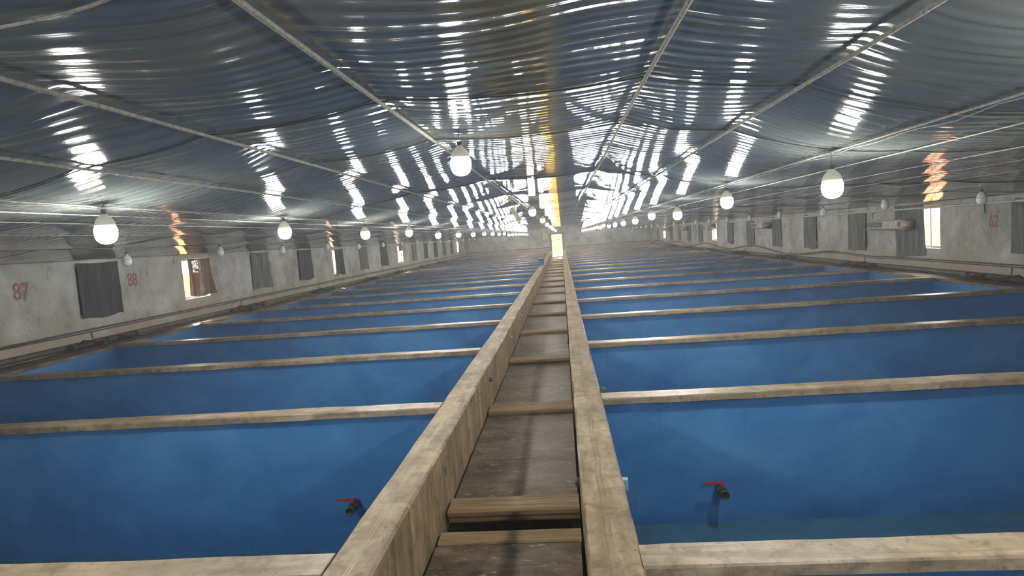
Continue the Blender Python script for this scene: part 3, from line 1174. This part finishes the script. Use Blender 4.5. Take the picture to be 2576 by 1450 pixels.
def blotch(y, z, label, seed):
    vs = [(WRX - 0.003, y, z)]
    for k in range(18):
        t = 2 * PI * k / 18
        r = 0.085 * (1 + 0.5 * noise.noise(Vector((math.cos(t) * 2, math.sin(t) * 2, seed))))
        vs.append((WRX - 0.003, y + r * 0.9 * math.cos(t), z + r * 1.3 * math.sin(t)))
    fs = [(0, k + 1, (k + 1) % 18 + 1) for k in range(18)]
    tag(MB().add(vs, fs).build('paint_smudge', M['faded']), label, 'smudge')


blotch(19.85, 1.10, 'faded pink paint smudge on the right wall, nearer of two', 1)
blotch(22.80, 1.10, 'faded pink paint smudge on the right wall, farther of two', 5)

# ------------------------------------------------------------------ pipes
def pipe(pts, r, mat, name, label, cat='pipe', seg=10, clips=None):
    o = MB().tube(pts, r, seg).build(name, mat)
    return tag(o, label, cat)


ys = [YB + 0.1 + (YE - YB - 0.3) * i / 160 for i in range(161)]
p1 = MB()
p1.tube([(WLX + 0.03, y, 0.285 + 0.012 * noise.noise(Vector((y * .5, 0, 0)))) for y in ys], 0.016, 8)
p1.tube([(WLX + 0.03, y, 0.245 + 0.012 * noise.noise(Vector((y * .5, 5, 0)))) for y in ys], 0.012, 8)
pl = p1.build('wall_pipe', M['pvc'])
tag(pl, 'pair of thin grey air pipes clipped along the left wall', 'pipe')
p2 = MB()
def rz(y):
    return 0.24 + (0.13 * math.sin((y - 16) * 0.75) if y > 16 else 0.0) * min(1, (y - 16) / 4) * 0.8 if y > 16 else 0.265
p2.tube([(WRX - 0.03, y, rz(y) + 0.02) for y in ys], 0.014, 8)
p2.tube([(WRX - 0.03, y, rz(y) - 0.018) for y in ys], 0.011, 8)
pr = p2.build('wall_pipe', M['pvc'])
tag(pr, 'pair of wavy grey air hoses along the right wall', 'pipe')
wp = MB()
wp.tube([(WRX - 0.10, y, 1.385 + 0.008 * noise.noise(Vector((y * .4, 2, 0)))) for y in ys], 0.024, 12)
wpo = wp.build('white_pipe', M['pvc_white'])
tag(wpo, 'long white plastic pipe along the top of the right wall', 'pipe')
for k in range(11):
    y = 9.5 + 4.2 * k
    MB().box(WRX - 0.13, WRX, y - 0.01, y + 0.01, 1.355, 1.362).build('bracket', M['socket'], wpo)
    MB().tube([(WRX - 0.03, y - 1.4, 1.36), (WRX - 0.02, y - 1.4, 1.20)], 0.008, 6).build('stub', M['socket'], wpo)
# thick pipe lying on each ledge
for x, side, sg in ((WLX + 0.09, 'left', 1), (WRX - 0.09, 'right', -1)):
    o = MB().tube([(x + sg * 0.01 * noise.noise(Vector((y, 0, 0))), y, 0.062) for y in ys], 0.05, 12).build('water_pipe', M['pvc'])
    tag(o, 'thick grey water pipe lying on the ledge along the %s wall' % side, 'pipe')
    MB()


def make_valve():
    """small ball valve: body along +X, outlet at +X end, red lever on top"""
    t = empty('ball_valve')
    m = MB()
    m.tube([(-0.08, 0, 0), (0.0, 0, 0)], 0.030, 14)
    m.tube([(-0.01, 0, 0), (0.02, 0, 0), (0.05, 0, 0)], [0.034, 0.042, 0.034], 14)
    m.build('valve_body', M['pvc'], t)
    o = MB()
    # hollow outlet
    o.lathe([(0.030, 0.0), (0.037, 0.0), (0.037, 0.075), (0.028, 0.075), (0.026, 0.01), (0.0, 0.01)], seg=18)
    oo = o.build('outlet', M['pvc_and_gap_shade'], t)
    oo.rotation_euler = (0, PI / 2, 0)
    oo.location = (0.045, 0, 0)
    h = MB()
    h.lathe([(0.0, 0.062), (0.018, 0.062), (0.020, 0.035), (0.014, 0.030), (0.0, 0.030)], (0.02, 0, 0), 14)
    h.box(0.005, 0.035, -0.14, 0.02, 0.058, 0.075, 0.004)
    h.build('handle', M['red'], t)
    return t


v0 = reg(make_valve())
vfirst = True


def put_valve(loc, rz_, sc, label, grp):
    global vfirst
    t = v0 if vfirst else copy_tree(v0)
    vfirst = False
    t.location = loc
    t.rotation_euler = (0, 0, rz_)
    t.scale = (sc, sc, sc)
    return tag(t, label, 'valve', grp)


YV = wfar(1) - TW + 0.04 + 0.005
put_valve((1.17, YV - 0.07, -0.80), -PI / 2, 1.0, 'drain valve with red lever on the blue wall of the near right tank', 'valves on the tank walls')
put_valve((-1.93, YV - 0.07, -0.82), -PI / 2, 1.0, 'drain valve with red lever on the blue wall of the near left tank', 'valves on the tank walls')
n = 0
for j in range(7):
    for s_, nm in ((-0.35, 'nearer'), (0.35, 'farther')):
        y = 10.75 + 5.3 * j + s_
        put_valve((WLX + 0.36, y, 0.062), 0, 0.9, '%s red-lever valve of the %s black pipe cluster along the left wall' % (nm, ORD[j]), 'valves on the left ledge')
        y = 11.7 + 5.3 * j + s_
        put_valve((WRX - 0.36, y, 0.062), PI, 0.9, '%s red-lever valve of the %s black pipe cluster along the right wall' % (nm, ORD[j]), 'valves on the right ledge')
for j in range(7):
    for side, x, y in (('left', WLX + 0.235, 10.75 + 5.3 * j), ('right', WRX - 0.235, 11.7 + 5.3 * j)):
        sg = 1 if side == 'left' else -1
        t = empty('pipe_fitting', (x, y, 0.0), 0, 'cluster of dirty black pipe fittings on the %s ledge, %s from the camera' % (side, ORD[j]), 'pipe', 'black pipe clusters on the ledges')
        m = MB()
        m.tube([(-sg * 0.02, -0.85, 0.062), (-sg * 0.02, 0.85, 0.062)], 0.042, 12)
        for q in (-0.8, -0.35, 0.02, 0.35, 0.8):
            m.tube([(-sg * 0.02, q - 0.045, 0.064), (-sg * 0.02, q + 0.045, 0.064)], 0.052, 12)
        m.build('manifold', M['pvc_and_gap_shade'], t)
        MB().tube([(0, -0.65, 0.10), (sg * 0.05, -0.65, 0.15), (sg * 0.20, -0.64, 0.14), (sg * 0.34, -0.62, 0.09), (sg * 0.40, -0.62, 0.035)], 0.014, 8).build('hose', M['pvc_and_gap_shade'], t)
        MB().tube([(-sg * 0.12, -0.2, 0.12), (-sg * 0.14, -0.2, 0.20), (-sg * 0.13, -0.2, 0.26)], 0.012, 8).build('riser', M['pvc'], t)

# overflow stubs through the kerbs
def stub(x, y, z, r, axis, mat, label, L=0.05):
    d_ = Vector((L, 0, 0)) if axis > 0 else Vector((-L, 0, 0))
    m = MB()
    m.tube([Vector((x, y, z)) - d_ * 0.3, Vector((x, y, z)) + d_], r, 14)
    tag(m.build('pipe_stub', mat), label, 'pipe', 'pipe stubs in the kerbs')


stub(LX1, 4.13, -0.17, 0.030, 1, M['pvc'], 'pipe stub in the left kerb face beside the dark gap', 0.006)
stub(LX1, 6.85, -0.17, 0.026, 1, M['pvc'], 'grey pipe stub in the left kerb face at the second plank pair', 0.03)
stub(LX1, 9.71, -0.17, 0.024, 1, M['pvc_white'], 'pale pipe stub in the left kerb face at the third joint', 0.03)
stub(LX1, 12.26, -0.16, 0.024, 1, M['pvc_white'], 'pale pipe stub in the left kerb face at the fourth joint', 0.03)
stub(RX0, 4.42, -0.40, 0.030, -1, M['pvc'], 'grey pipe stub low in the right kerb face above the walkway', 0.03)
stub(RX0, 9.75, -0.30, 0.028, -1, M['pvc_and_gap_shade'], 'dark pipe stub in the right kerb face at the third joint', 0.03)
stub(RX1, 5.75, -0.085, 0.034, 1, M['pvc'], 'grey pipe stub on the tank side of the right kerb', 0.07)
tag(MB().box(RX1 - 0.01, RX1 + 0.045, 3.56, 3.61, -0.12, -0.055, 0.004).build('plastic_clip', M['clip']), 'pale blue plastic clip on the tank side of the right kerb', 'clip')

# ------------------------------------------------------------------ bucket
b = empty('bucket', (-1.01, 29.5, 0.004), 0, 'blue bucket with a white lid standing on the left kerb', 'bucket')
m = MB().lathe([(0.0, 0.0), (0.115, 0.0), (0.120, 0.01), (0.145, 0.30), (0.152, 0.30), (0.152, 0.325), (0.14, 0.325), (0.14, 0.30), (0.0, 0.29)], seg=24)
m.build('pail', M['bucket'], b)
MB().lathe([(0.0, 0.345), (0.145, 0.345), (0.156, 0.335), (0.156, 0.322), (0.0, 0.32)], seg=24).build('lid', M['lid'], b)
MB().tube([(0.150 * math.cos(t), 0.02, 0.28 - 0.16 * math.sin(t)) if False else (0.155 * math.cos(t), -0.155 * math.sin(t), 0.27 - 0.08 * math.sin(t)) for t in [PI * i / 12 for i in range(13)]], 0.003, 6).build('handle', M['lid'], b)

# ------------------------------------------------------------------ wall fan units on the right wall
def fan_unit():
    t = empty('wall_fan_unit')
    L, h, dp = 1.75, 0.20, 0.28
    m = MB().box(-dp, 0, -L / 2 + 0.12, L / 2, 0, h, 0.012)
    # rounded near end around the fan
    vs = []
    m.build('casing', M['fan_body'], t)
    e = MB()
    e.tube([(-dp, -L / 2 + 0.10, h / 2), (-0.02, -L / 2 + 0.10, h / 2)], 0.1015, 24)
    e.build('fan_housing', M['fan_body'], t)
    f = MB()
    f.tube([(-dp - 0.008, -L / 2 + 0.10, h / 2), (-dp + 0.01, -L / 2 + 0.10, h / 2)], 0.070, 20)
    f.build('fan_opening', M['fan_dark'], t)
    gr = MB().box(-dp - 0.006, -dp + 0.004, 0.05, L / 2 - 0.06, 0.035, h - 0.03)
    for i in range(6):
        z = 0.045 + i * 0.022
        gr.box(-dp - 0.012, -dp - 0.004, 0.05, L / 2 - 0.06, z, z + 0.006)
    gr.build('grille', M['fan_dark'], t)
    s = MB().box(-dp - 0.05, 0.0, -L / 2 - 0.02, L / 2 + 0.18, -0.025, 0.0, 0.003)
    s.build('shelf_bracket', M['socket'], t)
    MB().tube([(-dp + 0.03, L / 2 + 0.02, h), (-0.10, L / 2 - 0.2, h + 0.30)], 0.006, 6).build('hanger_wire', M['wire'], t)
    return t


f0 = reg(fan_unit())
for i, (y, z) in enumerate([(15.35, 0.96), (24.85, 1.08), (33.6, 1.08), (40.2, 1.10), (46.3, 1.12), (52.0, 1.12)]):
    t = f0 if i == 0 else copy_tree(f0)
    t.location = (WRX - 0.06, y, z)
    if i == 0:
        t.scale = (1, 0.9, 1)
    tag(t, 'long grey air unit with round fan on the right wall, %s from the camera' % ORD[i], 'fan', 'air units on the right wall')

# ------------------------------------------------------------------ small hanging things
t = empty('hanging_box', (-0.93, 12.6, 1.86), 0, 'small grey plastic box dangling from a black cable under the film', 'box')
bx = MB().box(-0.05, 0.05, -0.03, 0.03, -0.16, 0.16, 0.008).build('case', M['box'], t)
bx.rotation_euler = (0, -0.55, 0)
bx.location = (0.05, 0, -0.02)
MB().tube([(-0.035, 0, 0.10), (-0.045, 0, 0.16), (-0.02, 0, 0.205), (-0.01, 0.0, 0.235)], 0.005, 6).build('cable', M['black_wire'], t)
MB().tube([(-0.01, 0, 0.21), (0.10, 0, 0.19), (0.16, 0, 0.13), (0.10, 0, 0.09)], 0.003, 6).build('loose_cable', M['black_wire'], t)

cl = MB()
vs, fs = [], []
for j in range(11):
    for i in range(9):
        u, v = i / 8, j / 10
        wdt = 0.08 + 0.45 * v
        vs.append((-1.52 + (u - 0.5) * wdt + 0.12 * v, YE - 0.10 - 0.04 * math.sin(u * 14), 1.82 - 0.75 * v - 0.12 * math.sin(u * 5) * v))
for j in range(10):
    for i in range(8):
        a = j * 9 + i
        fs.append((a, a + 1, a + 10, a + 9))
tag(cl.add(vs, fs, True).build('hanging_cloth', M['cloth']), 'crumpled pale yellow cloth hanging left of the far doorway', 'cloth')

rt = MB()
for k in range(5):
    rt.tube([(0.45, 42.0, 1.98), (0.45 + 0.05 * (k - 2), 42.0, 1.88), (0.45 + 0.10 * (k - 2), 42.0, 1.78 - 0.04 * (k % 2))], 0.012, 6)
tag(rt.build('rope_tassel', M['rope']), 'frayed rope end knotted under the film near the far doorway', 'rope')

for x, z, lab in ((1.45, 0.95, 'small black peg on the end wall, nearer the doorway'), (2.05, 1.0, 'small black peg on the end wall, farther from the doorway')):
    tag(MB().tube([(x, YE, z), (x, YE - 0.12, z)], 0.05, 12).build('wall_peg', M['board']), lab, 'peg')
# cable along the end wall
tag(MB().tube([(WLX + 0.1 + (DX0 - 0.25 - WLX - 0.1) * i / 30, YE - 0.04, 0.30 + 0.05 * noise.noise(Vector((i * 0.3, 0, 0)))) for i in range(31)], 0.025, 8).build('wall_cable', M['pvc']),
    'dark cable along the end wall left of the doorway', 'cable')
tag(MB().tube([(DX1 + 0.3 + (WRX - 0.1 - DX1 - 0.3) * i / 30, YE - 0.04, 0.30 + 0.05 * noise.noise(Vector((i * 0.3, 7, 0)))) for i in range(31)], 0.025, 8).build('wall_cable', M['pvc']),
    'dark cable along the end wall right of the doorway', 'cable')

# ------------------------------------------------------------------ damp haze filling the hall
hz = MB().box(WLX - 0.2, WRX + 0.2, YB - 0.2, YE + 0.2, -1.31, 2.69).build('haze', None or M['glass'])
hm = bpy.data.materials.new('damp_air')
hm.use_nodes = True
hn = hm.node_tree
hn.nodes.clear()
ho = hn.nodes.new('ShaderNodeOutputMaterial')
hv = hn.nodes.new('ShaderNodeVolumeScatter')
hv.inputs['Color'].default_value = (0.93, 0.97, 1.0, 1)
hv.inputs['Density'].default_value = 0.0055
hv.inputs['Anisotropy'].default_value = 0.3
hn.links.new(hv.outputs[0], ho.inputs['Volume'])
hz.data.materials.clear()
hz.data.materials.append(hm)
tag(hz, 'thin damp haze filling the long hall', 'haze', kind='stuff')
